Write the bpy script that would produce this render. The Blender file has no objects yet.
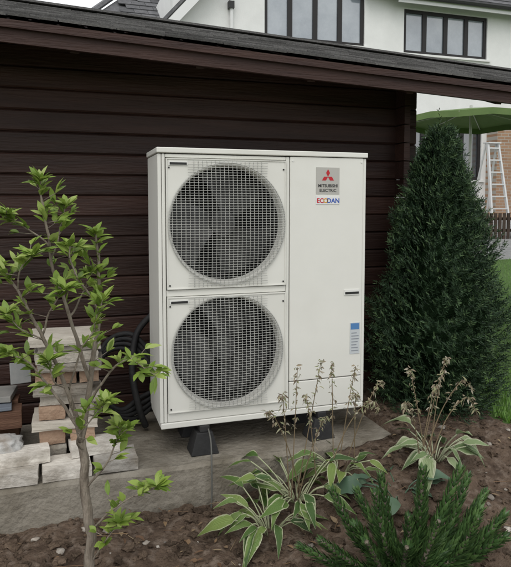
import bpy, math, random, bmesh
from mathutils import Vector, Matrix, noise
random.seed(7)
S=bpy.context.scene
V=Vector
R=random.random
def U(a,b): return a+(b-a)*random.random()
# ---------------------------------------------------------------- materials
def nodes(name):
    m=bpy.data.materials.new(name); m.use_nodes=True
    nt=m.node_tree; b=nt.nodes['Principled BSDF']
    return m,nt,b
def surf(name,c1,c2=None,scale=6,rough=.8,bump=0,bscale=40,stretch=(1,1,1),spec=.3,metal=0,dirt=None,dscale=2,island=False,dlo=.5):
    m,nt,b=nodes(name); N=nt.nodes; L=nt.links
    b.inputs['Roughness'].default_value=rough
    b.inputs['Specular IOR Level'].default_value=spec
    b.inputs['Metallic'].default_value=metal
    b.inputs['Base Color'].default_value=(*c1,1)
    tc=N.new('ShaderNodeTexCoord'); mp=N.new('ShaderNodeMapping'); mp.inputs['Scale'].default_value=stretch
    L.new(tc.outputs['Object'],mp.inputs['Vector'])
    out=None
    if c2:
        n=N.new('ShaderNodeTexNoise'); n.inputs['Scale'].default_value=scale; n.inputs['Detail'].default_value=8; n.inputs['Roughness'].default_value=.65
        L.new(mp.outputs[0],n.inputs['Vector'])
        r=N.new('ShaderNodeValToRGB'); r.color_ramp.elements[0].position=.32; r.color_ramp.elements[1].position=.68
        r.color_ramp.elements[0].color=(*c1,1); r.color_ramp.elements[1].color=(*c2,1)
        L.new(n.outputs['Fac'],r.inputs[0]); out=r.outputs[0]
        if island:
            g=N.new('ShaderNodeNewGeometry'); mr=N.new('ShaderNodeMapRange'); mr.inputs['To Min'].default_value=.6; mr.inputs['To Max'].default_value=1.35
            L.new(g.outputs['Random Per Island'],mr.inputs['Value'])
            mx=N.new('ShaderNodeVectorMath'); mx.operation='SCALE'
            L.new(out,mx.inputs[0]); L.new(mr.outputs[0],mx.inputs['Scale']); out=mx.outputs[0]
        if dirt:
            n2=N.new('ShaderNodeTexNoise'); n2.inputs['Scale'].default_value=dscale; n2.inputs['Detail'].default_value=6
            L.new(tc.outputs['Object'],n2.inputs['Vector'])
            r2=N.new('ShaderNodeValToRGB'); r2.color_ramp.elements[0].position=dlo; r2.color_ramp.elements[1].position=dlo+.22
            L.new(n2.outputs['Fac'],r2.inputs[0])
            mx=N.new('ShaderNodeMixRGB'); L.new(r2.outputs[0],mx.inputs[0]); L.new(out,mx.inputs[1]); mx.inputs[2].default_value=(*dirt,1); out=mx.outputs[0]
        L.new(out,b.inputs['Base Color'])
    if bump:
        n3=N.new('ShaderNodeTexNoise'); n3.inputs['Scale'].default_value=bscale; n3.inputs['Detail'].default_value=8
        L.new(mp.outputs[0],n3.inputs['Vector'])
        bp=N.new('ShaderNodeBump'); bp.inputs['Strength'].default_value=bump; bp.inputs['Distance'].default_value=.02
        L.new(n3.outputs['Fac'],bp.inputs['Height']); L.new(bp.outputs[0],b.inputs['Normal'])
    return m
def leafm(name,cols,rough=.45,trans=.25,margin=None,mpos=.55,spec=.4):
    m,nt,b=nodes(name); N=nt.nodes; L=nt.links
    b.inputs['Roughness'].default_value=rough; b.inputs['Specular IOR Level'].default_value=spec
    g=N.new('ShaderNodeNewGeometry'); r=N.new('ShaderNodeValToRGB')
    L.new(g.outputs['Random Per Island'],r.inputs[0])
    e=r.color_ramp.elements
    while len(e)<len(cols): e.new(.5)
    for i,c in enumerate(cols):
        e[i].position=i/(len(cols)-1); e[i].color=(*c,1)
    out=r.outputs[0]
    if margin:
        uv=N.new('ShaderNodeUVMap'); sx=N.new('ShaderNodeSeparateXYZ'); L.new(uv.outputs[0],sx.inputs[0])
        a=N.new('ShaderNodeMath'); a.operation='SUBTRACT'; L.new(sx.outputs[0],a.inputs[0]); a.inputs[1].default_value=.5
        ab=N.new('ShaderNodeMath'); ab.operation='ABSOLUTE'; L.new(a.outputs[0],ab.inputs[0])
        n=N.new('ShaderNodeTexNoise'); n.inputs['Scale'].default_value=30
        ad=N.new('ShaderNodeMath'); ad.operation='MULTIPLY_ADD'; L.new(n.outputs['Fac'],ad.inputs[0]); ad.inputs[1].default_value=.25; L.new(ab.outputs[0],ad.inputs[2])
        rr=N.new('ShaderNodeValToRGB'); rr.color_ramp.elements[0].position=mpos-.04; rr.color_ramp.elements[1].position=mpos+.04
        L.new(ad.outputs[0],rr.inputs[0])
        mx=N.new('ShaderNodeMixRGB'); L.new(rr.outputs[0],mx.inputs[0]); L.new(out,mx.inputs[1]); mx.inputs[2].default_value=(*margin,1); out=mx.outputs[0]
        wv=N.new('ShaderNodeTexWave'); wv.bands_direction='X'; wv.inputs['Scale'].default_value=3.2; wv.inputs['Distortion'].default_value=.3
        L.new(uv.outputs[0],wv.inputs['Vector'])
        bp=N.new('ShaderNodeBump'); bp.inputs['Strength'].default_value=.5; bp.inputs['Distance'].default_value=.004
        L.new(wv.outputs['Fac'],bp.inputs['Height']); L.new(bp.outputs[0],b.inputs['Normal'])
    L.new(out,b.inputs['Base Color'])
    if trans>0:
        t=N.new('ShaderNodeBsdfTranslucent'); L.new(out,t.inputs['Color'])
        ms=N.new('ShaderNodeMixShader'); ms.inputs[0].default_value=trans
        L.new(b.outputs[0],ms.inputs[1]); L.new(t.outputs[0],ms.inputs[2]); L.new(ms.outputs[0],N['Material Output'].inputs['Surface'])
    return m
def brickm(name,c1,c2,mortar,scale=1,bw=.225,bh=.075):
    m,nt,b=nodes(name); N=nt.nodes; L=nt.links
    tc=N.new('ShaderNodeTexCoord'); mp=N.new('ShaderNodeMapping'); mp.inputs['Rotation'].default_value=(math.radians(90),0,0)
    L.new(tc.outputs['Object'],mp.inputs[0])
    br=N.new('ShaderNodeTexBrick'); br.inputs['Scale'].default_value=scale
    br.inputs['Brick Width'].default_value=bw; br.inputs['Row Height'].default_value=bh; br.inputs['Mortar Size'].default_value=.008
    br.inputs['Color1'].default_value=(*c1,1); br.inputs['Color2'].default_value=(*c2,1); br.inputs['Mortar'].default_value=(*mortar,1)
    L.new(mp.outputs[0],br.inputs['Vector']); L.new(br.outputs['Color'],b.inputs['Base Color']); b.inputs['Roughness'].default_value=.9
    return m
# ---------------------------------------------------------------- mesh builder
class MB:
    def __init__(s): s.v=[];s.f=[];s.m=[];s.uv=[]
    def add(s,vs,fs,mi=0,uvs=None):
        o=len(s.v); s.v.extend([tuple(p) for p in vs]); s.uv.extend(uvs or [(0,0)]*len(vs))
        for f in fs: s.f.append(tuple(i+o for i in f)); s.m.append(mi)
    def obox(s,c,ax,ay,az,mi=0):
        c=V(c);ax=V(ax);ay=V(ay);az=V(az)
        vs=[c+ax*i+ay*j+az*k for k in(-1,1) for j in(-1,1) for i in(-1,1)]
        s.add(vs,[(0,2,3,1),(4,5,7,6),(0,1,5,4),(2,6,7,3),(0,4,6,2),(1,3,7,5)],mi)
    def box(s,x0,x1,y0,y1,z0,z1,mi=0):
        s.obox(((x0+x1)/2,(y0+y1)/2,(z0+z1)/2),((x1-x0)/2,0,0),(0,(y1-y0)/2,0),(0,0,(z1-z0)/2),mi)
    def rbox(s,c,sx,sy,sz,rz=0,rx=0,ry=0,mi=0):
        M=Matrix.Rotation(rz,3,'Z')@Matrix.Rotation(rx,3,'X')@Matrix.Rotation(ry,3,'Y')
        s.obox(c,M@V((sx/2,0,0)),M@V((0,sy/2,0)),M@V((0,0,sz/2)),mi)
    def tube(s,pts,rad,n=6,mi=0,cap=True):
        pts=[V(p) for p in pts]
        if not isinstance(rad,(list,tuple)): rad=[rad]*len(pts)
        vs=[];fs=[];prev=None
        for i,p in enumerate(pts):
            d=(pts[min(i+1,len(pts)-1)]-pts[max(i-1,0)]).normalized()
            if prev is None:
                a=V((0,0,1)) if abs(d.z)<.9 else V((1,0,0)); x=d.cross(a).normalized()
            else:
                x=(prev-d*prev.dot(d)); x=x.normalized() if x.length>1e-6 else d.orthogonal().normalized()
            prev=x; y=d.cross(x)
            for k in range(n):
                t=2*math.pi*k/n; vs.append(p+(x*math.cos(t)+y*math.sin(t))*rad[i])
        for i in range(len(pts)-1):
            for k in range(n): fs.append((i*n+k,i*n+(k+1)%n,(i+1)*n+(k+1)%n,(i+1)*n+k))
        if cap: fs.append(tuple(range(n))[::-1]); fs.append(tuple((len(pts)-1)*n+k for k in range(n)))
        s.add(vs,fs,mi)
    def leaf(s,b,d,up,L,W,segs=4,curl=.2,fold=.25,mi=0,pw=.8,wave=0):
        b=V(b);d=V(d).normalized();up=V(up); side=d.cross(up)
        if side.length<1e-4: side=d.orthogonal()
        side.normalize(); up=side.cross(d).normalized()
        vs=[];uv=[];fs=[]; ph=R()*6
        for i in range(segs+1):
            t=i/segs; w=W*.5*max(math.sin(math.pi*min(t**pw,1)),0)
            if i==0: w=W*.04
            if i==segs: w=W*.01
            p=b+d*(L*t)-up*(curl*L*t*t)
            wa=wave*w*math.sin(ph+t*14); wb=wave*w*math.sin(ph+2+t*12)
            vs+= [p-side*w+up*(fold*w+wa),p,p+side*w+up*(fold*w+wb)]; uv+=[(0,t),(.5,t),(1,t)]
        for i in range(segs):
            o=i*3; fs+=[(o,o+1,o+4,o+3),(o+1,o+2,o+5,o+4)]
        s.add(vs,fs,mi,uv)
    def needle(s,b,d,L,W,mi=0):
        b=V(b);d=V(d).normalized(); sd=d.cross(V((U(-1,1),U(-1,1),U(-1,1))))
        if sd.length<1e-3: sd=d.orthogonal()
        sd.normalize()
        s.add([b-sd*W*.5,b+d*L*.6-sd*W*.45,b+d*L,b+d*L*.6+sd*W*.45,b+sd*W*.5],[(0,1,2,3,4)],mi)
    def obj(s,name,mats,parent=None,smooth=False,bevel=0):
        me=bpy.data.meshes.new(name); me.from_pydata(s.v,[],s.f)
        if not isinstance(mats,(list,tuple)): mats=[mats]
        for m in mats: me.materials.append(m)
        me.polygons.foreach_set('material_index',s.m)
        ul=me.uv_layers.new(name='UVMap')
        li=[0]*len(me.loops); me.loops.foreach_get('vertex_index',li)
        flat=[]
        for i in li: flat+=s.uv[i]
        ul.data.foreach_set('uv',flat)
        if smooth: me.polygons.foreach_set('use_smooth',[True]*len(me.polygons))
        me.update()
        o=bpy.data.objects.new(name,me); S.collection.objects.link(o)
        if bevel:
            md=o.modifiers.new('bevel','BEVEL'); md.width=bevel; md.segments=2; md.limit_method='ANGLE'
        if parent: par(o,parent)
        return o
def par(o,p):
    o.parent=p; o.matrix_parent_inverse=Matrix.Translation(-p.location)
def empty(name,loc):
    e=bpy.data.objects.new(name,None); e.location=loc; e.empty_display_size=.2; S.collection.objects.link(e); return e
def smooth_pts(pts,k=6):
    pts=[V(p) for p in pts]; out=[]
    P=[pts[0]]+pts+[pts[-1]]
    for i in range(1,len(P)-2):
        a,b,c,d=P[i-1:i+3]
        for j in range(k):
            t=j/k
            out.append(.5*((2*b)+(c-a)*t+(2*a-5*b+4*c-d)*t*t+(3*b-a-3*c+d)*t**3))
    out.append(pts[-1]); return out
def ss(a,b,x):
    t=max(0,min(1,(x-a)/(b-a))); return t*t*(3-2*t)
# ---------------------------------------------------------------- camera
TH=math.radians(17.9); PT=math.radians(4)
cam=bpy.data.objects.new('camera',bpy.data.cameras.new('camera')); S.collection.objects.link(cam)
cam.location=(-.439,-2.874,1.52)
cam.rotation_euler=(math.radians(90)-PT,0,-TH)
cam.data.sensor_width=36; cam.data.lens=600/567*36; cam.data.shift_y=-36.5/567
cam.data.clip_start=.05; cam.data.clip_end=1000
S.camera=cam
# ---------------------------------------------------------------- light
el,az=math.radians(52),math.radians(205)
w=bpy.data.worlds.new('World'); S.world=w; w.use_nodes=True; nt=w.node_tree
bg=nt.nodes['Background']; sk=nt.nodes.new('ShaderNodeTexSky'); sk.sky_type='NISHITA'; sk.sun_disc=False
sk.sun_elevation=el; sk.sun_rotation=az
sk.dust_density=4
mx=nt.nodes.new('ShaderNodeMixRGB'); mx.inputs[0].default_value=.9; mx.inputs[2].default_value=(9.6,9.75,9.9,1)
nt.links.new(sk.outputs[0],mx.inputs[1]); nt.links.new(mx.outputs[0],bg.inputs[0]); bg.inputs[1].default_value=.14
sd=bpy.data.lights.new('sun','SUN'); sd.energy=1.0; sd.angle=math.radians(35); sd.color=(1,.97,.92)
sun=bpy.data.objects.new('sun',sd); S.collection.objects.link(sun)
sdir=V((math.sin(az)*math.cos(el),math.cos(az)*math.cos(el),math.sin(el)))
sun.rotation_euler=sdir.to_track_quat('Z','Y').to_euler(); sun.location=(0,-5,8)
S.view_settings.view_transform='Standard'; S.view_settings.look='None'; S.view_settings.exposure=0
# ---------------------------------------------------------------- ground
def gh(x,y,detail=True):
    r=ss(.2,1.4,x)*.24*ss(-1.3,-.1,y)
    z=.07*ss(-.75,-.15,y)+r
    if y>1: z+= (.25*min(1,(y-1)/5)+.55*ss(6,9.5,y)) if x>1 else .5*ss(4,10,y)
    if detail and y<2 and -3<x<3.5 and y>-3.5:
        a=1 if x<2.1 else .25
        z+=a*(.035*noise.noise(V((x*2.3,y*2.3,1)))+.022*noise.noise(V((x*7,y*7,3)))+.014*noise.noise(V((x*19,y*19,5)))+.008*noise.noise(V((x*43,y*43,9))))
    if x<1.25 and -.08<y<6: z=min(z,.08)
    return z
xs=[-150,-80,-40,-20,-10,-6,-4,-3]+[-2.5+.028*i for i in range(int(5.6/.028))]+[3.2+.4*i for i in range(30)]+[16,20,30,50,90,150]
ys=[-150,-60,-30,-15,-8,-5,-4,-3.4]+[-3+.15*i for i in range(10)]+[-1.5+.028*i for i in range(int(2.8/.028))]+[1.4+.3*i for i in range(36)]+[13,16,22,35,60,100,150]
g=MB(); nx=len(xs)
vs=[(x,y,gh(x,y)) for y in ys for x in xs]
g.v=vs;g.uv=[(0,0)]*len(vs)
def gm(x,y):
    e=1.93+.08*noise.noise(V((y*3,0,0)))
    if x>e and -.2<y<6: return 1
    if x>1.3 and 6<=y<10.2: return 2
    if y<-5 or y>6 or x<-8 or x>9: return 1
    return 0
for j in range(len(ys)-1):
    for i in range(nx-1):
        g.f.append((j*nx+i,j*nx+i+1,(j+1)*nx+i+1,(j+1)*nx+i)); g.m.append(gm((xs[i]+xs[i+1])/2,(ys[j]+ys[j+1])/2))
soil=surf('soil',(.05,.034,.025),(.14,.10,.072),scale=9,rough=.95,bump=1.0,bscale=60,spec=.15,dirt=(.18,.14,.11),dscale=25)
lawn=surf('lawn',(.05,.10,.02),(.09,.16,.04),scale=20,rough=.9,bump=.8,bscale=120)
pav=surf('paving',(.2,.2,.2),(.3,.3,.29),scale=8,rough=.8)
g.obj('ground',[soil,lawn,pav],smooth=True)
bm=bmesh.new(); bmesh.ops.create_icosphere(bm,subdivisions=2,radius=1); ICOV=[v.co.copy() for v in bm.verts]; ICOF=[tuple(v.index for v in f.verts) for f in bm.faces]; bm.free()
def rock(mb,c,r,mi=0,flat=.75):
    seed=U(0,100)
    M=Matrix.Rotation(U(0,6),3,'Z')@Matrix.Rotation(U(0,6),3,'X')
    vs=[]
    sc=V((U(.7,1.3),U(.7,1.3),U(.6,1)*flat))
    for v in ICOV:
        q=v*(1+.9*noise.noise(v*1.9+V((seed,seed,0)))+.25*noise.noise(v*5+V((seed,0,seed))))
        q=M@q; q=V((q.x*sc.x,q.y*sc.y,q.z*sc.z))
        vs.append(V(c)+q*r)
    mb.add(vs,ICOF,mi)
cl=MB()
for i in range(3400):
    x=U(-1.6,1.95); y=U(-1.3,-.1) if x<1.3 else U(-1.3,.6)
    r=.004+.026*R()**4
    rock(cl,(x,y,gh(x,y)+r*.15),r)
cl.obj('soil_clods',surf('clod',(.06,.042,.03),(.15,.11,.08),scale=20,rough=.95,bump=.8,bscale=120,island=True,spec=.1))
pb=MB()
for i in range(120):
    x=U(-1.4,1.95); y=U(-1.3,-.12)
    rock(pb,(x,y,gh(x,y)+.004),.005+.018*R()**2.5,flat=.6)
pb.obj('pebbles',surf('pebble',(.2,.17,.14),(.36,.33,.29),scale=15,rough=.85,bump=.3,island=True),smooth=True)
ll=MB()
for i in range(190):
    x=U(-1.2,1.95); y=U(-1.2,-.12) if x<1.3 else U(-1,.4)
    a=U(0,6.28); ll.leaf((x,y,gh(x,y)+.012),(math.cos(a),math.sin(a),U(-.1,.3)),(U(-.4,.4),U(-.4,.4),1),U(.02,.05),U(.01,.025),3,U(-.3,.4),.4)
for i in range(100):
    x=U(-1.2,1.95); y=U(-1.2,-.12); a=U(0,6.28); l=U(.04,.13)
    ll.tube([(x,y,gh(x,y)+.01),(x+math.cos(a)*l,y+math.sin(a)*l,gh(x,y)+.02)],.0016,4)
ll.obj('leaf_litter',leafm('dry_leaf',[(.2,.13,.07),(.1,.055,.03),(.26,.2,.12)],rough=.8,trans=0))
gr=MB()
for i in range(22000):
    x=1.92+6.5*R()**1.7; y=-.2+6.2*R()**1.3
    h=U(.03,.075); a=U(0,6.28); d=V((math.cos(a)*.4,math.sin(a)*.4,1)); z=gh(x,y,False)
    sdv=V((-math.sin(a),math.cos(a),0))*.004
    b=V((x,y,z-.01)); gr.add([b-sdv,b+sdv,b+d*h],[(0,1,2)])
gr.obj('grass',leafm('grass_blade',[(.08,.18,.025),(.13,.27,.04),(.17,.29,.07)],trans=.2))
# ---------------------------------------------------------------- slab
conc=surf('concrete',(.16,.14,.11),(.30,.275,.23),scale=5,rough=.92,bump=.7,bscale=35,dirt=(.10,.085,.06),dscale=3)
sl=MB()
prof=[(-.1,-.3),(-.105,.1),(-.1,.25),(-.085,.27),(6,.27)]
cols=[-8,-6,-4,-3]+[-2.4+.05*i for i in range(74)]
vs=[]
for x in cols:
    for k,(y,z) in enumerate(prof):
        j=.016 if k in(1,2,3) else 0
        vs.append((x,y+j*noise.noise(V((x*5,k,2))),z+j*.5*noise.noise(V((x*6,k,7)))))
m=len(prof)
fs=[((i)*m+k,(i+1)*m+k,(i+1)*m+k+1,i*m+k+1) for i in range(len(cols)-1) for k in range(m-1)]
fs.append(tuple((len(cols)-1)*m+k for k in range(m)))
sl.add(vs,fs); sl.obj('concrete_slab',conc)
# ---------------------------------------------------------------- shed
shed=empty('garden_shed',(-1,2.4,.27))
wood=surf('stained_wood',(.023,.0105,.008),(.046,.022,.016),scale=6,rough=.55,bump=.3,bscale=30,stretch=(.25,3,3),spec=.3,island=True)
wd=MB()
bh=.118; z=.275; WX=1.86; WY=.7
TL=.047
def board(mb,x0,x1,y,z0,z1):
    c=.009
    p=[(y+.04,z0),(y+c,z0),(y,z0+c),(y,z1-c),(y+c,z1),(y+.04,z1)]
    vs=[(x0,a,b) for a,b in p]+[(x1,a,b) for a,b in p]
    k=len(p); fs=[(i,(i+1)%k,(i+1)%k+k,i+k) for i in range(k)]+[tuple(range(k))[::-1],tuple(range(k,2*k))]
    mb.add(vs,fs)
i=0
while z<2.36:
    cut=[-8,-4.2+U(-.5,.5),WX] if i%3 else [-8,-2.9,WX]
    for a,b in zip(cut[:-1],cut[1:]): board(wd,a+.001,b-.001,WY,z+.001,z+bh-.001)
    wd.box(1.70,1.742,WY-.11,WY-.0005,z+.004,z+bh-.004)
    if z<2.2: wd.box(WX-.16,WX-.118,WY+.05,4.4,z,z+bh)
    z+=bh; i+=1
wd.box(-8,1.74,4.4,4.44,.27,2.2)
wd.box(-8,-7.96,.75,4.4,.27,2.5)
wd.box(4.25,4.37,.6,.72,.3,2.05); wd.box(4.25,4.37,1.9,2.0,.3,2.45)
wd.obj('plank_walls',wood,shed)
EY=.2; ZE=2.335; PIT=math.radians(18.5)
def rz(x): return ZE-TL*(x+.694)
ud=V((1,0,-TL)).normalized(); vd=V((0,math.cos(PIT),math.sin(PIT))); nd=ud.cross(vd).normalized()
X0,X1=-8,4.6
o0=V((X0,EY,rz(X0)+.055)); Lx=(V((X1,0,rz(X1)))-V((X0,0,rz(X0)))).length; RL=2.0
XB=2.1; LB=Lx*(XB-X0)/(X1-X0)
rf=MB()
rf.obox(o0+ud*Lx/2+vd*RL/2-nd*.015,ud*Lx/2,vd*RL/2,nd*.012,0)
vb=V((0,math.cos(PIT),-math.sin(PIT))); ro=o0+vd*RL; nb=ud.cross(vb).normalized()
rf.obox(ro+ud*LB/2+vb*RL*.6-nb*.015,ud*LB/2,vb*RL*.6,nb*.012,0)
cc=V(((X0+X1)/2,EY-.012,rz((X0+X1)/2)-.012))
rf.obox(cc,ud*Lx/2,V((0,.011,0)),V((0,0,.05)),0)
rf.obox(cc+V((0,-.02,.032)),ud*Lx/2,V((0,.012,0)),V((0,0,.018)),0)
x=X0+.2
while x<X1:
    rf.obox(V((x,EY,rz(x)-.03))+vd*.35,V((.022,0,0)),vd*.35,nd*.04,0); x+=.62
rf.obj('roof_deck',surf('roof_timber',(.026,.012,.01),(.05,.024,.018),scale=8,rough=.6,bump=.3,stretch=(.3,3,3)),shed)
shn=MB(); rows=int(RL/.145)
for side in(0,1):
    vv=vd if side==0 else vb; nn=nd if side==0 else nb; oo=o0 if side==0 else ro; LL=Lx if side==0 else LB
    for r in range(rows+1):
        p=-U(0,.25); 
        while p<LL:
            wdt=U(.16,.3)
            sag=.003*R()
            vv0=(r*.145-.035) if side==0 else r*.145
            c=oo+ud*(p+wdt/2)+vv*(vv0+.085)+nn*(.013+sag)
            tl=(vv*.095-nn*.005) if side==0 else vv*.08+nn*.004
            shn.obox(c,ud*(wdt/2-.003),tl,nn*.005,0); p+=wdt
shn.obox(ro+ud*Lx/2+V((0,0,.02)),ud*Lx/2,V((0,.09,0)),V((0,0,.008)))
shn.obj('shingles',surf('shingle',(.09,.087,.088),(.17,.165,.16),scale=90,rough=.95,bump=.2,bscale=260,island=True,spec=.15),shed)
# ---------------------------------------------------------------- heat pump
HZ=.42; W=1.11; H=1.375; D=.34
hp=empty('heat_pump_unit',(W/2,D/2,HZ))
cream=surf('cream_enamel',(.67,.665,.62),(.71,.705,.66),scale=3,rough=.42,spec=.4,dirt=(.61,.60,.55),dscale=1.3)
b=MB()
z0=HZ;z1=HZ+H
b.box(0,.018,.004,D,z0+.03,z1-.03)
b.box(W-.018,W,.004,D,z0+.03,z1-.03)
b.box(-.005,W+.005,-.007,D+.006,z1-.026,z1)
b.box(.004,W-.004,.0,D,z0,z0+.029)
b.box(.675,W-.0185,0,.014,z0+.18,z1-.029)
b.box(.675,W-.0185,.001,.014,z0+.032,z0+.176)
b.box(.02,.036,.003,.02,z0+.03,z1-.03)
b.box(.654,.672,.003,.02,z0+.03,z1-.03)
b.box(.037,.653,.003,.02,z1-.048,z1-.0305); b.box(.037,.653,.003,.02,z0+.655,z0+.687); b.box(.037,.653,.003,.02,z0+.0305,z0+.075)
b.obj('casing',cream,hp,bevel=.004)
bk=MB(); bk.box(.019,W-.019,D-.05,D-.012,z0+.03,z1-.03); bk.box(.66,.668,.02,D-.06,z0+.03,z1-.03); bk.box(.03,.655,.1,D-.06,z0+.66,z0+.68)
bk.obj('coil',surf('coil_dark',(.02,.02,.02),(.045,.045,.045),scale=80,rough=.7),hp)
def plate(mb,xa,xb,za,zb,cx,cz,Rr,y,n=96,mi=0):
    ang=sorted([2*math.pi*i/n for i in range(n)]+[math.atan2(c-cz,a-cx)%(2*math.pi) for a in(xa,xb) for c in(za,zb)])
    vs=[];
    for t in ang:
        c,s_=math.cos(t),math.sin(t)
        k=min([(xb-cx)/c if c>1e-9 else ((xa-cx)/c if c<-1e-9 else 9),(zb-cz)/s_ if s_>1e-9 else ((za-cz)/s_ if s_<-1e-9 else 9)])
        vs+= [(cx+c*k,y,cz+s_*k),(cx+c*Rr,y,cz+s_*Rr),(cx+c*(Rr-.006),y+.008,cz+s_*(Rr-.006)),(cx+c*(Rr-.012),y+.05,cz+s_*(Rr-.012)),(cx+c*k,y+.014,cz+s_*k)]
    N=len(ang); fs=[]
    for i in range(N):
        j=(i+1)%N
        fs+=[(i*5,i*5+1,j*5+1,j*5),(i*5+1,i*5+2,j*5+2,j*5+1),(i*5+2,i*5+3,j*5+3,j*5+2),(i*5+4,i*5,j*5,j*5+4)]
    mb.add(vs,fs,mi)
fanm=surf('fan_blade',(.035,.035,.035),(.055,.055,.055),rough=.5)
wirem=surf('grille_wire',(.40,.40,.38),(.48,.48,.45),rough=.5)
dark=surf('dark_plastic',(.02,.02,.02),(.03,.03,.03),rough=.5)
pl=MB(); fn=MB(); gw=MB(); sc=MB()
for za in(z0+.078,z0+.690):
    zb=za+ .575 if za<z0+.2 else z1-.051
    xa,xb=.039,.651; cx=(xa+xb)/2; cz=(za+zb)/2; Rr=min((zb-za)/2-.004,.293)
    plate(pl,xa,xb,za,zb,cx,cz,Rr,-.004)
    for q in(0,1):
        pl.box(xa+.002,xb-.002,-.0085,-.0045,(za+.001) if q==0 else (zb-.005),(za+.005) if q==0 else (zb-.001))
        xx=(xa+.001) if q==0 else (xb-.005); pl.box(xx,xx+.004,-.0085,-.0045,za+.0055,zb-.0055)
    fn.tube([(cx,.09,cz),(cx,.17,cz)],[.065,.075],24)
    fn.tube([(cx,.17,cz),(cx,.27,cz)],[.05,.05],16)
    fn.box(cx-.03,cx+.03,.2,.22,za,zb)
    ph=U(0,2)
    for k in range(3):
        t0=ph+k*2*math.pi/3; vs=[];fs=[]
        for i in range(9):
            for j in range(5):
                t=t0+i/8*1.45+j*.06; r=.06+j/4*(Rr-.085)
                vs.append((cx+math.cos(t)*r,.15-.055*(i/8)+.01*j/4,cz+math.sin(t)*r))
        for i in range(8):
            for j in range(4): fs.append((i*5+j,i*5+j+1,(i+1)*5+j+1,(i+1)*5+j))
        fn.add(vs,fs)
    hw=.185; hz=(zb-za)/2-.009
    def bulge(x,z): 
        r2=(x*x+z*z)/(Rr*Rr); return -.014-.022*max(0,1-r2)
    def wire(pts,r=.0017): gw.tube(pts,r,4,cap=False)
    RG=Rr+.006
    sp=.0215; nv=int(RG/sp)
    for i in range(-nv,nv+1):
        x=i*sp
        zz=math.sqrt(max(RG*RG-x*x,0)); 
        if abs(x)<hw: zz=hz
        zz=min(zz,hz)
        if zz<.03: continue
        wire([(cx+x,bulge(x,q*zz),cz+q*zz) for q in[-1,-.98,-.75,-.5,-.25,0,.25,.5,.75,.98,1]],.0016)
    sh_=.0125; nh=int(hz/sh_)
    for i in range(-nh,nh+1):
        z=i*sh_; xx=math.sqrt(max(RG*RG-z*z,0))
        if abs(z)>Rr*.76: xx=max(xx,hw+ .02*(abs(z)/hz))
        wire([(cx+q*xx,bulge(q*xx,z)-.003,cz+z) for q in[-1,-.75,-.5,-.25,0,.25,.5,.75,1]],.00115)
    ts=[2*math.pi*i/96 for i in range(97)]
    gw.tube([(cx+math.cos(t)*RG,-.012,max(min(cz+math.sin(t)*RG,cz+hz),cz-hz)) for t in ts],.0026,5,cap=False)
    sc.box(xa+.012,xa+.105,-.0085,-.0045,zb-.034,zb-.014,1); sc.box(xa+.018,xa+.1,-.0105,-.009,zb-.031,zb-.020,0)
    for a in(xa+.014,xb-.014):
        for c in(za+.02,zb-.045): sc.tube([(a,-.008,c),(a,-.0035,c)],.0042,10,mi=0)
pl.obj('fan_panels',cream,hp); fn.obj('fans',fanm,hp); gw.obj('fan_grilles',wirem,hp,smooth=True)
for a,c in((W-.03,z0+.2),(W-.03,z1-.05),(.69,z1-.05),(.69,z0+.2),(.69,z0+.05),(W-.03,z0+.05)): sc.tube([(a,-.003,c),(a,.001,c)],.0048,10,mi=1)
sc.box(.985,1.075,-.004,-.0005,z0+.62,z0+.65,1); sc.box(.99,1.07,-.006,-.0042,z0+.626,z0+.638,0)
sc.obj('handles_and_screws',[dark,surf('pale_plastic',(.7,.7,.67),rough=.4)],hp)
ft=MB()
for fx in(.22,.86):
    for yy in((-.02,.10),(.24,.36)):
        y0,y1=yy; a=.072;c=.04
        vs=[(fx-a,y0,.272),(fx+a,y0,.272),(fx+a,y1,.272),(fx-a,y1,.272),(fx-c,y0+.01,.385),(fx+c,y0+.01,.385),(fx+c,y1-.01,.385),(fx-c,y1-.01,.385)]
        ft.add(vs,[(0,3,2,1),(4,5,6,7),(0,1,5,4),(1,2,6,5),(2,3,7,6),(3,0,4,7)])
    ft.box(fx-.025,fx+.025,-.01,.36,.386,.419)
ft.obj('rubber_feet',surf('rubber',(.02,.02,.021),(.035,.035,.035),rough=.75,bump=.2),hp,bevel=.004)
lb=MB()
LX=.885; LZ=1.655
lb.box(LX-.066,LX+.066,-.0022,-.0002,LZ-.078,LZ+.06,0)
s=.034
c0=V((LX,-.003,LZ+.012))
dn=[V((0,0,1)),V((-.866,0,-.5)),V((.866,0,-.5))]
for i in range(3):
    a=dn[i]*s
    p=V((a.x*math.cos(.5236)-a.z*math.sin(.5236),0,a.x*math.sin(.5236)+a.z*math.cos(.5236)))/1.732
    q=V((a.x*math.cos(.5236)+a.z*math.sin(.5236),0,-a.x*math.sin(.5236)+a.z*math.cos(.5236)))/1.732
    k=1.15; lb.add([c0,c0+p*k,c0+a*k,c0+q*k],[(0,1,2,3)],1)
lb.box(LX-.066,LX+.066,-.0022,-.0002,LZ-.131,LZ-.089,2)
lb.box(1.022,1.080,-.0022,-.0002,.72,.89,3)
lb.box(1.026,1.076,-.003,-.0024,.853,.886,4)
for k in range(7): lb.box(1.03,1.03+U(.03,.044),-.003,-.0024,.735+k*.016,.735+k*.016+.005,5)
mk=lambda n,c:surf(n,c,rough=.5)
lb.obj('labels',[mk('label_silver',(.42,.41,.38)),mk('label_red',(.45,.02,.03)),mk('label_white',(.7,.7,.7)),mk('label_pale',(.5,.53,.55)),mk('label_blue',(.08,.2,.42)),mk('label_grey',(.25,.27,.3))],hp)
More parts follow.
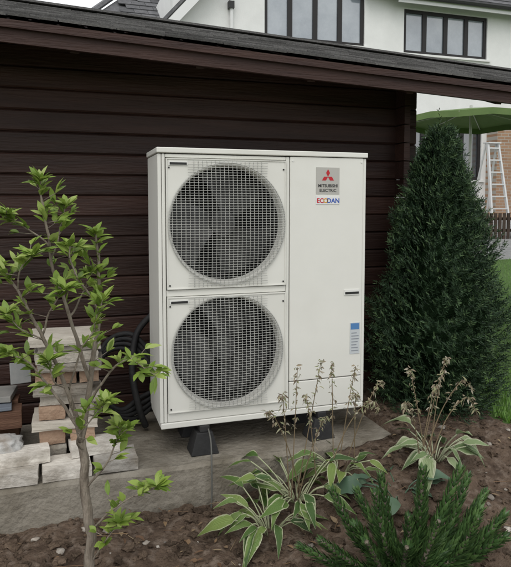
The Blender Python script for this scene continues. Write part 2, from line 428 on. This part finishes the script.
def text(t,x,z,size,c,y=-.0032,off=.0004):
    cu=bpy.data.curves.new('lettering','FONT'); cu.body=t; cu.size=size; cu.align_x='CENTER'; cu.materials.append(mk('ink',c)); cu.extrude=.0002; cu.offset=off
    o=bpy.data.objects.new('lettering',cu); o.location=(x,y,z); o.rotation_euler=(math.radians(90),0,0); S.collection.objects.link(o); par(o,hp)
text('MITSUBISHI',LX,LZ-.042,.022,(.03,.03,.03)); text('ELECTRIC',LX,LZ-.066,.022,(.03,.03,.03))
text('EC',LX-.043,LZ-.123,.033,(.5,.03,.04),off=.0008); text('O',LX-.012,LZ-.123,.033,(.6,.3,.02),off=.0008); text('DAN',LX+.031,LZ-.123,.033,(.04,.1,.4),off=.0008)
cb=MB()
cb.tube(smooth_pts([(.24,.05,.42),(.235,-.07,.37),(.225,-.13,.26),(.22,-.15,.12),(.21,-.16,.03)]),.004,8)
cb.obj('earth_cable',surf('cable_grey',(.1,.1,.09),rough=.6),hp,smooth=True)
hs=MB()
for k in range(4):
    o=k*.035
    hs.tube(smooth_pts([(.05,.45+o*.3,.55+o),(-.08,.52,.70+o*.9),(-.22,.58,.68+o*.5),(-.28,.54,.5+o*.2),(-.16,.45,.36+o*.3),(-.03,.47,.34+o),(.15,.5,.5)],8),.014,8)
hs.tube(smooth_pts([(-.02,.4,.3),(-.06,.36,.42),(-.09,.4,.62),(-.05,.5,.8),(.05,.55,.9)],8),.018,8)
hs.obj('insulated_hoses',surf('black_foam',(.012,.012,.013),(.025,.025,.025),rough=.7,bump=.3),smooth=True)
# ---------------------------------------------------------------- left clutter
stm_=[surf('cut_stone',(.24,.215,.18),(.42,.39,.34),scale=12,rough=.9,bump=.4,bscale=60,island=True,dirt=(.15,.12,.09),dscale=7),
      surf('buff_brick',(.25,.16,.11),(.34,.24,.17),scale=16,rough=.95,bump=.4,bscale=80,island=True),
      surf('pale_block',(.42,.38,.32),(.52,.48,.42),scale=10,rough=.9,bump=.25)]
def rough_block(mb,c,sx,sy,sz,rz=0,mi=0,j=.035):
    M=Matrix.Rotation(rz,3,'Z')
    bm=bmesh.new(); bmesh.ops.create_cube(bm,size=1); bmesh.ops.subdivide_edges(bm,edges=bm.edges[:],cuts=3,use_grid_fill=True)
    sd_=U(0,50); vs=[]
    for v in bm.verts:
        q=v.co.copy(); e=sum(1 for c_ in q if abs(c_)>.49); l=1-(.022 if e>=2 else 0)*U(.2,1.6)
        q=V((q.x*sx*l,q.y*sy*l,q.z*sz*l))
        q+=V((noise.noise(V((v.co*3)+V((sd_,0,0)))),noise.noise(V((v.co*3)+V((0,sd_,0)))),.5*noise.noise(V((v.co*3)+V((0,0,sd_))))))*j*.10
        vs.append(M@q+V(c))
    mb.add(vs,[tuple(v.index for v in f.verts) for f in bm.faces],mi); bm.free()
st=MB()
lay=[(.075,'b'),(.075,'b'),(.05,'p'),(.07,'b'),(.05,'s'),(.05,'s'),(.065,'t'),(.04,'s'),(.055,'s'),(.03,'s'),(.05,'p')]
z=.285
for k,(h,kind) in enumerate(lay):
    if kind=='b':
        for xx in(-.50,-.37): rough_block(st,(xx+U(-.012,.012),.22+U(-.015,.015),z+h/2),.125+U(-.01,.005),.21,h-.004,U(-.06,.06),random.choice([0,1]))
    elif kind=='t':
        for xx in(-.53,-.43,-.33): rough_block(st,(xx,.22,z+h/2),.092,.2,h-.004,U(-.05,.05),1)
    elif kind=='p': rough_block(st,(-.43+U(-.02,.02),.22,z+h/2),.31,.24,h-.004,U(-.06,.06),2)
    else: rough_block(st,(-.43+U(-.022,.022),.22+U(-.015,.015),z+h/2),U(.26,.30),.23,h-.003,U(-.1,.1),0)
    z+=h
st.obj('brick_stack',stm_)
sb=MB()
x=-1.25
while x<-.12:
    ww=U(.2,.36); rough_block(sb,(x+ww/2,.0+U(-.015,.02),.30+U(0,.006)),ww-.012,.17,U(.05,.062),U(-.05,.05)); x+=ww
for c_,a in(((-.30,.08,.355),.1),((-.9,.03,.36),-.05),((-.64,.05,.355),.08)): rough_block(sb,c_,U(.2,.3),.14,.045,a)
sb.obj('stone_pavers',surf('pale_stone',(.38,.35,.31),(.58,.55,.5),scale=14,rough=.9,bump=.35,bscale=60,dirt=(.2,.17,.13),dscale=6,island=True))
bgm=MB()
for (cx_,cy_,cz_,sx_,sy_,sz_) in((-.78,.13,.37,.15,.1,.055),(-1.0,.1,.36,.17,.12,.06)):
    bm=bmesh.new(); bmesh.ops.create_icosphere(bm,subdivisions=4,radius=1); vs=[]
    for v in bm.verts:
        q=v.co.copy(); q=V([math.copysign(abs(c)**.6,c) for c in q]); n_=noise.noise(q*2.5+V((cx_*9,0,0)))*.22+abs(noise.noise(q*6+V((cx_*9,0,0))))*.16
        q*=1+n_-.1; vs.append((cx_+q.x*sx_,cy_+q.y*sy_,max(.275,cz_+q.z*sz_)))
    bgm.add(vs,[tuple(v.index for v in f.verts) for f in bm.faces]); bm.free()
bgm.obj('rubble_sacks',surf('woven_plastic',(.42,.42,.41),(.55,.54,.52),scale=12,rough=.6,bump=.3,bscale=200,dirt=(.25,.2,.15),dscale=9),smooth=True)
tb=MB()
tb.rbox((-.98,.3,.46),.66,.12,.09,.04,mi=0); tb.rbox((-1.02,.45,.42),.7,.1,.2,-.05,mi=0)
tb.rbox((-.95,.36,.52),.5,.26,.018,.06,mi=1); tb.rbox((-.9,.42,.55),.42,.2,.03,-.1,mi=2); tb.rbox((-.97,.33,.585),.36,.16,.025,.15,mi=0)
tb.obj('timber_offcuts',[surf('old_timber',(.11,.055,.035),(.18,.10,.065),scale=9,rough=.85,bump=.4,stretch=(.4,4,4),island=True),surf('slate_blue',(.12,.14,.17),(.18,.2,.23),rough=.8),surf('grey_board',(.2,.2,.19),(.3,.29,.27),rough=.8)],bevel=.003)
pk=MB(); pk.rbox((-.66,.42,.65),.10,.015,.11,.2,-.25); pk.obj('card_offcut',surf('pale_card',(.2,.21,.21),(.3,.3,.29),rough=.7),bevel=.003)
# ---------------------------------------------------------------- young shrub
bark=surf('bark',(.13,.105,.08),(.3,.26,.21),scale=30,rough=.9,bump=.8,bscale=70,stretch=(1,1,.3))
sh=empty('young_shrub',(-.38,-.55,0))
br=MB(); lf=MB()
def B(u,v,dy=0): return V((-.656+.00358*u,-.55+dy,2.27-.00367*v))
branches=[
 ([B(84,630),B(80,590,.006),B(83,550,-.004),B(77,500,.005),B(79,470,-.005),B(76,445,.01)],.022,.015,0),
 ([B(76,450),B(86,390,.02),B(93,350,.04),B(98,310,.05),B(97,270,.06),B(95,235,.05)],.012,.004,1),
 ([B(76,450),B(64,395,-.05),B(42,335,-.1),B(18,285,-.12),B(5,262,-.12)],.010,.003,1),
 ([B(86,390,.02),B(70,330,.02),B(50,260,.0),B(45,215,0),B(40,180)],.008,.003,1),
 ([B(76,440),B(50,405,.1),B(25,375,.14),B(0,360,.14)],.007,.003,1),
 ([B(84,410,.01),B(105,375,-.06),B(125,360,-.1),B(150,378,-.12)],.006,.002,1),
 ([B(79,500),B(95,475,-.06),B(108,450,-.08),B(115,430,-.08)],.005,.002,1),
 ([B(82,550),B(100,520,-.08),B(125,500,-.12),B(150,492,-.13)],.005,.002,1),
 ([B(98,320,.05),B(82,290,.0),B(70,262,-.03),B(68,245,-.03)],.005,.002,1),
 ([B(50,250),B(38,235,-.03),B(20,222,-.05),B(8,215,-.05)],.004,.002,1),
 ([B(64,390,-.05),B(75,350,-.1),B(88,325,-.12),B(95,300,-.12)],.004,.002,1),
 ([B(40,330,-.1),B(50,300,-.14),B(62,285,-.15)],.004,.002,1),
 ([B(80,460),B(70,440,-.08),B(85,415,-.12),B(100,400,-.13)],.004,.002,1),
 ([B(66,320,.02),B(80,300,.08),B(90,280,.1)],.004,.002,1),
 ([B(64,390,-.05),B(50,375,-.1),B(45,355,-.13)],.004,.002,1),
 ([B(84,580),B(100,550,-.05),B(112,535,-.06)],.004,.002,1),
 ([B(50,260),B(60,225,.05),B(65,205,.05)],.003,.002,1),
 ([B(18,285,-.12),B(22,262,-.15),B(35,250,-.15)],.003,.002,1),
 ([B(42,335,-.1),B(22,320,-.14),B(8,305,-.14)],.003,.002,1),
]
for pts,r0,r1,lv in branches:
    sp=smooth_pts(pts,6); n=len(sp)
    sp=[p+V((noise.noise(p*14),0,noise.noise(p*14+V((5,5,5)))))*.008 for p in sp]
    br.tube(sp,[(r0+(r1-r0)*i/(n-1))*(1+.12*noise.noise(sp[i]*40)) for i in range(n)],8)
    if not lv: continue
    for i in range(n):
        t=i/(n-1)
        if t<.3: continue
        cnt=1 if t<.7 else 2
        for _ in range(cnt):
            if R()<.1: continue
            a=U(0,6.28); ax=(sp[min(i+1,n-1)]-sp[max(i-1,0)]).normalized()
            e=V((math.cos(a),math.sin(a)*.8,U(.0,.9)))
            if R()<.45 and t<.95: 
                q=sp[i]+e.normalized()*U(.02,.07); br.tube([sp[i],q],.0014,4)
            else: q=sp[i]
            for __ in range(random.choice([2,3,4])):
                d=(e*.8+ax*.5+V((U(-.6,.6),U(-.6,.6),U(-.4,.5)))).normalized()
                lf.leaf(q,d,(U(-.5,.5),U(-.7,.1),1),U(.03,.068),U(.015,.028),4,U(.05,.5),U(.1,.5),pw=1.05)
    for _ in range(9):
        a=U(0,6.28); d=V((math.cos(a),math.sin(a),U(.0,1.4)))
        lf.leaf(sp[-1],d,(U(-.3,.3),U(-.5,.1),1),U(.04,.075),U(.018,.030),4,U(.1,.5),.3,pw=1.05)
br.obj('branches',bark,sh,smooth=True)
lf.obj('leaves',leafm('young_leaf',[(.11,.18,.03),(.19,.29,.045),(.27,.37,.07),(.35,.43,.13)],trans=.3),sh,smooth=True)
# ---------------------------------------------------------------- conifer
CX,CY=1.71,.2
cf=empty('yew_tree',(CX,CY,.3))
cb=MB(); cn=MB(); base=V((CX,CY,.26)); top=1.98
cb.tube([base,(CX,CY,1.0),(CX-.0,CY,top-.05)],[.04,.025,.006],8)
def crad(t): return .375*min(1,.66+1.4*t)*max(0,1-t**1.8)**.85+.012
def crr(t,a):
    z=base.z+t*(top-base.z)
    return crad(t)*(1+.34*noise.noise(V((math.cos(a)*1.6,math.sin(a)*1.6,z*3.2)))+.24*noise.noise(V((math.cos(a)*4,math.sin(a)*4,z*8))))
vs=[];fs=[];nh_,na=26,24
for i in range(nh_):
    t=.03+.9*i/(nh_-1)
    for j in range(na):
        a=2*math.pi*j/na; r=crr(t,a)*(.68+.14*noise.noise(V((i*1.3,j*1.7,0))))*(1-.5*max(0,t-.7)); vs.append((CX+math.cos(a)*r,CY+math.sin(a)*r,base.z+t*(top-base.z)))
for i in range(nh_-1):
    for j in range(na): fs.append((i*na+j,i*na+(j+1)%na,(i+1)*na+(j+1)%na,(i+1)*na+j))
ins=MB(); ins.add(vs,fs); ins.obj('inner_shade_hull',surf('inner_shade_hull',(.006,.012,.006),(.016,.032,.014),scale=40,rough=1,bump=1,bscale=90,spec=.0),cf)  # solid near-black hull painted as the shade inside the crown
for i in range(6200):
    t=R()**.95*.97
    z=base.z+t*(top-base.z); a=U(0,6.283)
    rr=crr(t,a)
    k=1-.42*R()**1.6
    if R()<.05: k=U(1.0,1.16)
    p=V((CX+math.cos(a)*rr*k,CY+math.sin(a)*rr*k,z))
    out=V((math.cos(a),math.sin(a),0))
    d=(out*U(.4,1)+V((U(-.4,.4),U(-.4,.4),U(-.1,.7)+t*.9))).normalized()
    L=U(.04,.10)*(1-.3*t)
    tipm=1 if (k>.88 and R()<.45) else 0
    nn=10; s1=d.orthogonal().normalized(); s2=d.cross(s1)
    for j in range(nn):
        q=p+d*L*j/nn; aa=(0 if j%2 else math.pi)+a+U(-.5,.5)
        cn.needle(q,d*.8+(s1*math.cos(aa)+s2*math.sin(aa))*1.0,U(.018,.028),.0055,tipm if j>5 else 0)
    cn.needle(p+d*L,d,.024,.0055,tipm)
for k in range(40):
    z=U(1.55,1.97); a=U(0,6.28); r=U(0,.09)*(2.05-z)/.3; p=V((CX+math.cos(a)*r,CY+math.sin(a)*r,z)); d=V((math.cos(a)*.35,math.sin(a)*.35,1)).normalized()
    for j in range(13):
        q=p+d*.13*j/13; aa=j*2.4; s1=d.orthogonal().normalized(); s2=d.cross(s1)
        cn.needle(q,d*.9+(s1*math.cos(aa)+s2*math.sin(aa)),.022,.005,1 if j>7 else 0)
cb.obj('trunk',bark,cf,smooth=True)
cn.obj('needles',[leafm('needle_dark',[(.012,.026,.013),(.023,.048,.022),(.04,.075,.033)],trans=0,rough=.6,spec=.25),leafm('needle_tip',[(.045,.085,.035),(.075,.12,.05)],trans=0,rough=.6,spec=.25)],cf)
# ---------------------------------------------------------------- hostas
def hosta(c,n,L0,L1,Wk,m,name,spread=1,bias=(0,0)):
    e=empty(name,c); mb=MB(); stm=MB()
    for i in range(n):
        a=U(0,6.283); el_=U(.3,1.2); 
        o=V((math.cos(a)+bias[0],math.sin(a)+bias[1],0)); o.normalize()
        b=V(c)+o*U(.01,.04); k=U(.04,.15)*spread
        mid=b+o*k+V((0,0,k*math.tan(el_)*.5+.03)); 
        stm.tube(smooth_pts([b,b+(mid-b)*.5+V((0,0,.02)),mid],3),.003,5)
        L=U(L0,L1)
        d=(o+V((U(-.3,.3),U(-.3,.3),U(-.3,.6)))).normalized()
        mb.leaf(mid,d,V((U(-.5,.5),U(-.6,.2),1)),L,L*U(Wk*.75,Wk*1.2),9,U(.3,1.0),U(.1,.55),pw=.72,wave=.16)
    mb.obj('leaves',m,e,smooth=True); stm.obj('leaf_stalks',m,e,smooth=True)
hm=leafm('hosta_leaf',[(.05,.10,.028),(.085,.16,.035),(.15,.23,.06),(.2,.27,.07)],margin=(.42,.45,.28),mpos=.54,trans=.2)
hm2=leafm('hosta_leaf_pale',[(.10,.17,.07),(.18,.26,.11),(.28,.34,.18)],margin=(.42,.45,.3),mpos=.48,trans=.2)
hm3=leafm('hosta_leaf_blue',[(.06,.11,.07),(.10,.16,.10)],trans=.1)
hg=lambda x,y:gh(x,y,False)
hosta((.42,-.42,hg(.42,-.42)),24,.08,.15,.38,hm,'hosta_plant',.95,(-.2,-.2))
hosta((.60,-.30,hg(.60,-.30)),36,.08,.145,.42,hm,'hosta_plant',1.3)
hosta((.84,-.26,hg(.84,-.26)),20,.08,.14,.42,hm,'hosta_plant')
hosta((1.3,-.38,hg(1.3,-.38)),26,.08,.15,.48,hm2,'hosta_plant',1)
hosta((1.02,-.52,hg(1.02,-.52)),11,.12,.17,.55,hm3,'hosta_plant')
sdm=MB(); sb2=MB()
def stalk(b,t,sag):
    b=V(b);t=V(t); pts=smooth_pts([b,b*.6+t*.4+V((0,0,sag)),b*.2+t*.8+V((0,0,sag*.9)),t],6)
    sdm.tube(pts,[.003-.0018*i/(len(pts)-1) for i in range(len(pts))],5)
    n=len(pts)
    for i in range(int(n*.45),n):
        for _ in range(4):
            p=pts[i]+V((U(-.012,.012),U(-.012,.012),U(-.004,.01)))
            d=V((U(-1,1),U(-1,1),U(-1.4,.2)))
            sb2.leaf(p,d,(U(-1,1),U(-1,1),.3),U(.014,.032),U(.005,.011),3,.3,.6)
stalks=[((.55,-.33,.15),(.50,-.36,.66),.05),((.56,-.33,.15),(.60,-.30,.76),.0),((.60,-.3,.15),(.72,-.3,.78),0),((.62,-.3,.15),(.40,-.42,.60),.08),
 ((.8,-.28,.2),(.80,-.25,.75),0),((.82,-.28,.2),(.93,-.25,.72),.03),((.85,-.28,.2),(1.05,-.3,.65),.06),((.9,-.3,.2),(.88,-.35,.6),.1),
 ((1.2,-.4,.2),(1.35,-.38,.70),.06),((1.2,-.4,.2),(1.5,-.4,.60),.14),((1.22,-.42,.2),(1.45,-.5,.52),.15),((1.2,-.4,.2),(1.28,-.42,.64),.06),((1.22,-.4,.2),(1.05,-.5,.58),.1),((.58,-.36,.15),(.66,-.5,.58),.05),
 ((1.25,-.4,.2),(1.42,-.3,.74),.08),((1.25,-.4,.2),(1.2,-.3,.7),.04),((.7,-.3,.2),(.64,-.3,.62),.05),((.75,-.3,.2),(.98,-.4,.55),.12)]
for s_ in stalks: stalk(*s_)
e=empty('seedhead_stalks',(.8,-.3,.2)); sdm.obj('stems',surf('dry_stem',(.13,.1,.06),(.2,.15,.09),rough=.8),e); sb2.obj('seedheads',leafm('seedhead',[(.16,.12,.09),(.3,.25,.17),(.22,.24,.12),(.36,.32,.26)],rough=.8,trans=.1),e)
# ---------------------------------------------------------------- monkey puzzle like shrub
mp=empty('monkey_puzzle_shrub',(.86,-.85,0)); mn=MB(); ms=MB(); c=V((.86,-.85,.0))
tips=[(-.38,.0,.24),(-.28,.12,.37),(-.18,-.05,.42),(-.07,.1,.41),(.05,-.02,.47),(.14,.12,.40),(.24,.0,.44),(.34,.08,.36),(.38,-.1,.27),(-.27,-.15,.30),(.0,-.2,.36),(.17,-.2,.34),(.45,.1,.26),(-.12,-.18,.27),(.28,-.22,.26),(-.42,.12,.16),(.1,.05,.32),(-.03,-.05,.3),
 (-.33,-.1,.16),(.40,-.02,.17),(-.22,.02,.26),(.3,-.05,.28),(.2,.2,.32),(-.12,.22,.3)]
for tx,ty,tz in tips:
    tip=c+V((tx,ty,tz)); mid=c+V((tx*.6,ty*.6,tz*.45))+V((U(-.02,.02),U(-.02,.02),U(-.02,.01)))
    pts=smooth_pts([c,c+V((tx*.25,ty*.25,tz*.2)),mid,tip],10)
    ms.tube(pts,.009,6); n=len(pts)
    k=0; thick=U(.88,1.15)
    for i in range(6,n-1):
        for sub in range(9):
            f=sub/9; p=pts[i].lerp(pts[i+1],f); d=(pts[i+1]-pts[i]).normalized(); s1=d.orthogonal().normalized(); s2=d.cross(s1)
            a=k*2.39996; k+=1; o=s1*math.cos(a)+s2*math.sin(a)
            tt=(i+f)/n; sz=(1-.5*max(0,tt-.8)/.2)*U(.8,1.2)*thick
            mn.leaf(p+o*.006,o*1.0+d*(.55+.6*tt)+V((U(-.15,.15),U(-.15,.15),U(-.15,.15))),d,.048*sz,.017*sz,3,-.35,.3,pw=.55)
ms.obj('stems',bark,mp,smooth=True)
mn.obj('scale_leaves',leafm('puzzle_leaf',[(.03,.065,.022),(.055,.115,.033),(.10,.18,.055)],rough=.42,trans=.08,spec=.45),mp)
# ---------------------------------------------------------------- house
hs=empty('white_house',(7,12,1))
rend=surf('white_render',(.68,.68,.67),(.76,.76,.75),scale=2,rough=.9,bump=.1)
tile=surf('roof_tile',(.07,.07,.075),(.13,.13,.135),scale=12,rough=.9,island=True)
brk=brickm('brick_wall',(.26,.15,.09),(.34,.21,.13),(.34,.31,.27))
wl=MB()
HY=10.0
def wallholes(mb,x0,x1,z0,z1,y,holes,mi):
    xsn=sorted({x0,x1}|{h[0] for h in holes}|{h[1] for h in holes}); zsn=sorted({z0,z1}|{h[2] for h in holes}|{h[3] for h in holes})
    for i in range(len(xsn)-1):
        for j in range(len(zsn)-1):
            cx=(xsn[i]+xsn[i+1])/2; cz=(zsn[j]+zsn[j+1])/2
            if any(h[0]<cx<h[1] and h[2]<cz<h[3] for h in holes): continue
            mb.box(xsn[i],xsn[i+1],y,y+.25,zsn[j],zsn[j+1],mi)
wins=[(3.93,6.4,5.22,6.42),(7.45,9.84,5.16,6.2)]
low=[(7.5,9.75,2.15,3.4)]
wallholes(wl,1.9,11.5,3.65,6.5,HY,wins,0)
wallholes(wl,1.9,9.9,.6,3.649,HY,low,0)
wl.box(9.901,11.5,HY-.4,HY+.25,.6,3.649,1)
wl.add([(1.9,HY,6.501),(7.0,HY,6.501),(7,HY,6.9),(5,HY,8.7),(2.6,HY,6.9)],[(0,1,2,3,4)],0)
wl.box(1.9,2.1,HY+.28,18,.6,6.4,0); wl.box(11.3,11.5,HY+.28,18,.6,6.4,0); wl.box(1.9,11.5,18,18.2,.6,6.4,0)
wl.box(-.3,1.89,10.6,18,.6,4.85,0)
wl.obj('walls',[rend,brk],hs)
fr=MB(); gl=MB()
def window(x0,x1,z0,z1,y,n,sill=True,bl=True):
    f=.08
    fr.box(x0,x1,y+.04,y+.1,z0,z0+f); fr.box(x0,x1,y+.04,y+.1,z1-f,z1)
    for i in range(n+1):
        c=x0+(x1-x0)*i/n; h=f*.7 if 0<i<n else f
        a=max(x0,c-h);bb=min(x1,c+h); fr.box(a,bb,y+.038,y+.102,z0+f,z1-f)
    gl.box(x0+.03,x1-.03,y+.075,y+.082,z0+.03,z1-.03,0 if bl else 1)
    if sill: fr.box(x0-.08,x1+.08,y-.06,y+.035,z0-.05,z0-.003,1)
window(*wins[0],HY,4); window(*wins[1],HY,4); window(*low[0],HY,4,bl=False)
def glass(nm,c1,c2):
    m=surf(nm,c1,c2,scale=.9,rough=.08,spec=1.0); m.node_tree.nodes['Principled BSDF'].inputs['IOR'].default_value=1.8; return m
fr.obj('window_frames',[surf('dark_frame',(.02,.018,.018),rough=.5),rend],hs); gl.obj('window_glass',[glass('glass_curtained',(.13,.16,.19),(.30,.33,.36)),glass('glass_dark',(.03,.035,.04),(.08,.09,.1))],hs)
rr=MB()
def tileroof(o,u,v,Lu,Lv,clip=None,hw=.33,hh=.3):
    o=V(o);u=V(u).normalized();v=V(v).normalized();n=u.cross(v).normalized()
    r=0
    while r*hh<Lv:
        p=(r%2)*hw*.5
        while p<Lu:
            if clip is None or clip(p,r*hh):
                rr.obox(o+u*(p+hw/2)+v*(r*hh+hh/2)+n*.02,u*(hw/2-.004),v*(hh/2+.03)-n*.012,n*.01)
            p+=hw
        r+=1
ph=math.radians(35)
tileroof((-.5,10.2,4.85),(1,0,0),(0,math.cos(ph),math.sin(ph)),4.2,4.2,lambda p,q:p>q*.55)
rr.tube([(-.5,10.2,4.9),(1.4,13.6,7.3)],.07,6)
rr.add([(-.5,10.2,4.83),(3.5,10.2,4.83),(3.5,13.5,7.1),(1.4,13.5,7.1)],[(0,1,2,3)]); rr.add([(-.5,10.2,4.83),(1.4,13.5,7.1),(-.5,17,4.83)],[(0,1,2)])
tileroof((6.3,9.65,6.42),(1,0,0),(0,math.cos(ph),math.sin(ph)),5.8,4.5)
rr.add([(6.3,9.65,6.38),(12.1,9.65,6.38),(12.1,13.4,9.0),(6.3,13.4,9.0)],[(0,1,2,3)])
for (a,b_) in(((1.45,9.7,5.02),(5,9.7,8.9)),((5,9.7,8.9),(7.2,9.7,6.5))):
    a=V(a);b_=V(b_);d=(b_-a); c_=(a+b_)/2; nn=V((-d.z,0,d.x)).normalized()
    rr.obox(c_+V((0,4,0))+nn*.06,d/2,V((0,4,0)),nn*.03)
rr.obj('roof',tile,hs)
tr=MB()
a=V((1.45,9.68,4.96));b_=V((5,9.68,8.84)); d=b_-a; nn=V((-d.z,0,d.x)).normalized(); tr.obox((a+b_)/2-nn*.05,d/2,V((0,.02,0)),nn*.09,1)
tr.box(7.1,12,9.66,9.69,6.22,6.38,1); tr.tube([(7,9.6,6.36),(12,9.6,6.36)],.06,8,0)
tr.tube([(3.15,9.93,6.2),(3.15,9.93,3.9)],.04,8,1)
tr.box(3.08,3.2,9.86,9.99,5.75,5.9,0)
tr.tube([(-.5,10.12,4.84),(1.85,10.12,4.84)],.06,8,0)
tr.obj('bargeboards_and_gutters',[surf('dark_trim',(.03,.03,.03),rough=.5),surf('white_trim',(.7,.7,.7),rough=.5)],hs)
# ---------------------------------------------------------------- parasol, ladder, fence
pa=empty('garden_parasol',(6.35,6,.6)); pm=MB(); PX=6.35
ap=V((PX,6,3.20)); vs=[ap]; n=16
for i in range(n):
    t=2*math.pi*i/n; r=1.3*(1 if i%2==0 else .95); vs.append((PX+math.cos(t)*r,6+math.sin(t)*r,2.98+(0 if i%2==0 else .035)))
for i in range(n): 
    x,y,z=vs[1+i]; vs.append((x,y,z-.1))
pm.add(vs,[(0,1+i,1+(i+1)%n) for i in range(n)]+[(1+i,1+n+i,1+n+(i+1)%n,1+(i+1)%n) for i in range(n)])
pm.tube([(PX,6,.5),(PX,6,3.24)],.025,8,1)
for i in range(0,n,2):
    x,y,z=vs[1+i]; pm.tube([(PX,6,3.17),(x,y,z-.015)],.008,4,1)
pm.obj('canopy_and_pole',[surf('canvas_green',(.10,.16,.055),(.13,.19,.07),scale=4,rough=.9),surf('pole',(.5,.5,.48),rough=.5)],pa)
LDX=8.85
ld=empty('step_ladder',(LDX,8.5,.95)); lm=MB(); gz=gh(LDX,8.5)
for sx in(-1,1):
    lm.obox(((LDX+sx*.19),8.3,gz+.95),(sx*-.05,.17,.95),(.02,0,0),(0,.03,0)); lm.obox(((LDX+sx*.19),8.75,gz+.95),(sx*-.05,-.22,.95),(.015,0,0),(0,.02,0))
for k in range(7): 
    f=k/7+.08; hw_=.24-.1*f
    lm.box(LDX-hw_+.021,LDX+hw_-.021,8.13+.34*f-.03,8.13+.34*f+.05,gz+1.9*f,gz+1.9*f+.03)
lm.box(LDX-.17,LDX+.17,8.4,8.6,gz+1.9,gz+1.93)
lm.obj('rails_and_treads',surf('aluminium',(.6,.6,.6),rough=.4,metal=.3),ld)
fe=MB(); x=6.8
while x<13:
    z=gh(x,7.6); fe.box(x,x+.07,7.6,7.62,z,z+.55); x+=.11
fe.box(6.8,13,7.63,7.66,gh(8,7.6)+.15,gh(8,7.6)+.21); fe.box(6.8,13,7.63,7.66,gh(8,7.6)+.4,gh(8,7.6)+.46)
fe.obj('picket_fence',surf('fence_wood',(.05,.035,.025),(.09,.06,.045),rough=.8,island=True))
hd=MB()
for i in range(7000):
    x=U(11.7,24); y=U(8,11)
    z=U(.8,3.2+.5*noise.noise(V((x,y,0)))); a=U(0,6.28)
    hd.leaf((x,y,z),(math.cos(a),math.sin(a),U(-.5,.8)),(U(-1,1),U(-1,1),1),U(.1,.2),.09,2,.1,.2)
hd.obj('hedge',leafm('hedge_leaf',[(.03,.07,.02),(.06,.12,.03)],trans=0))
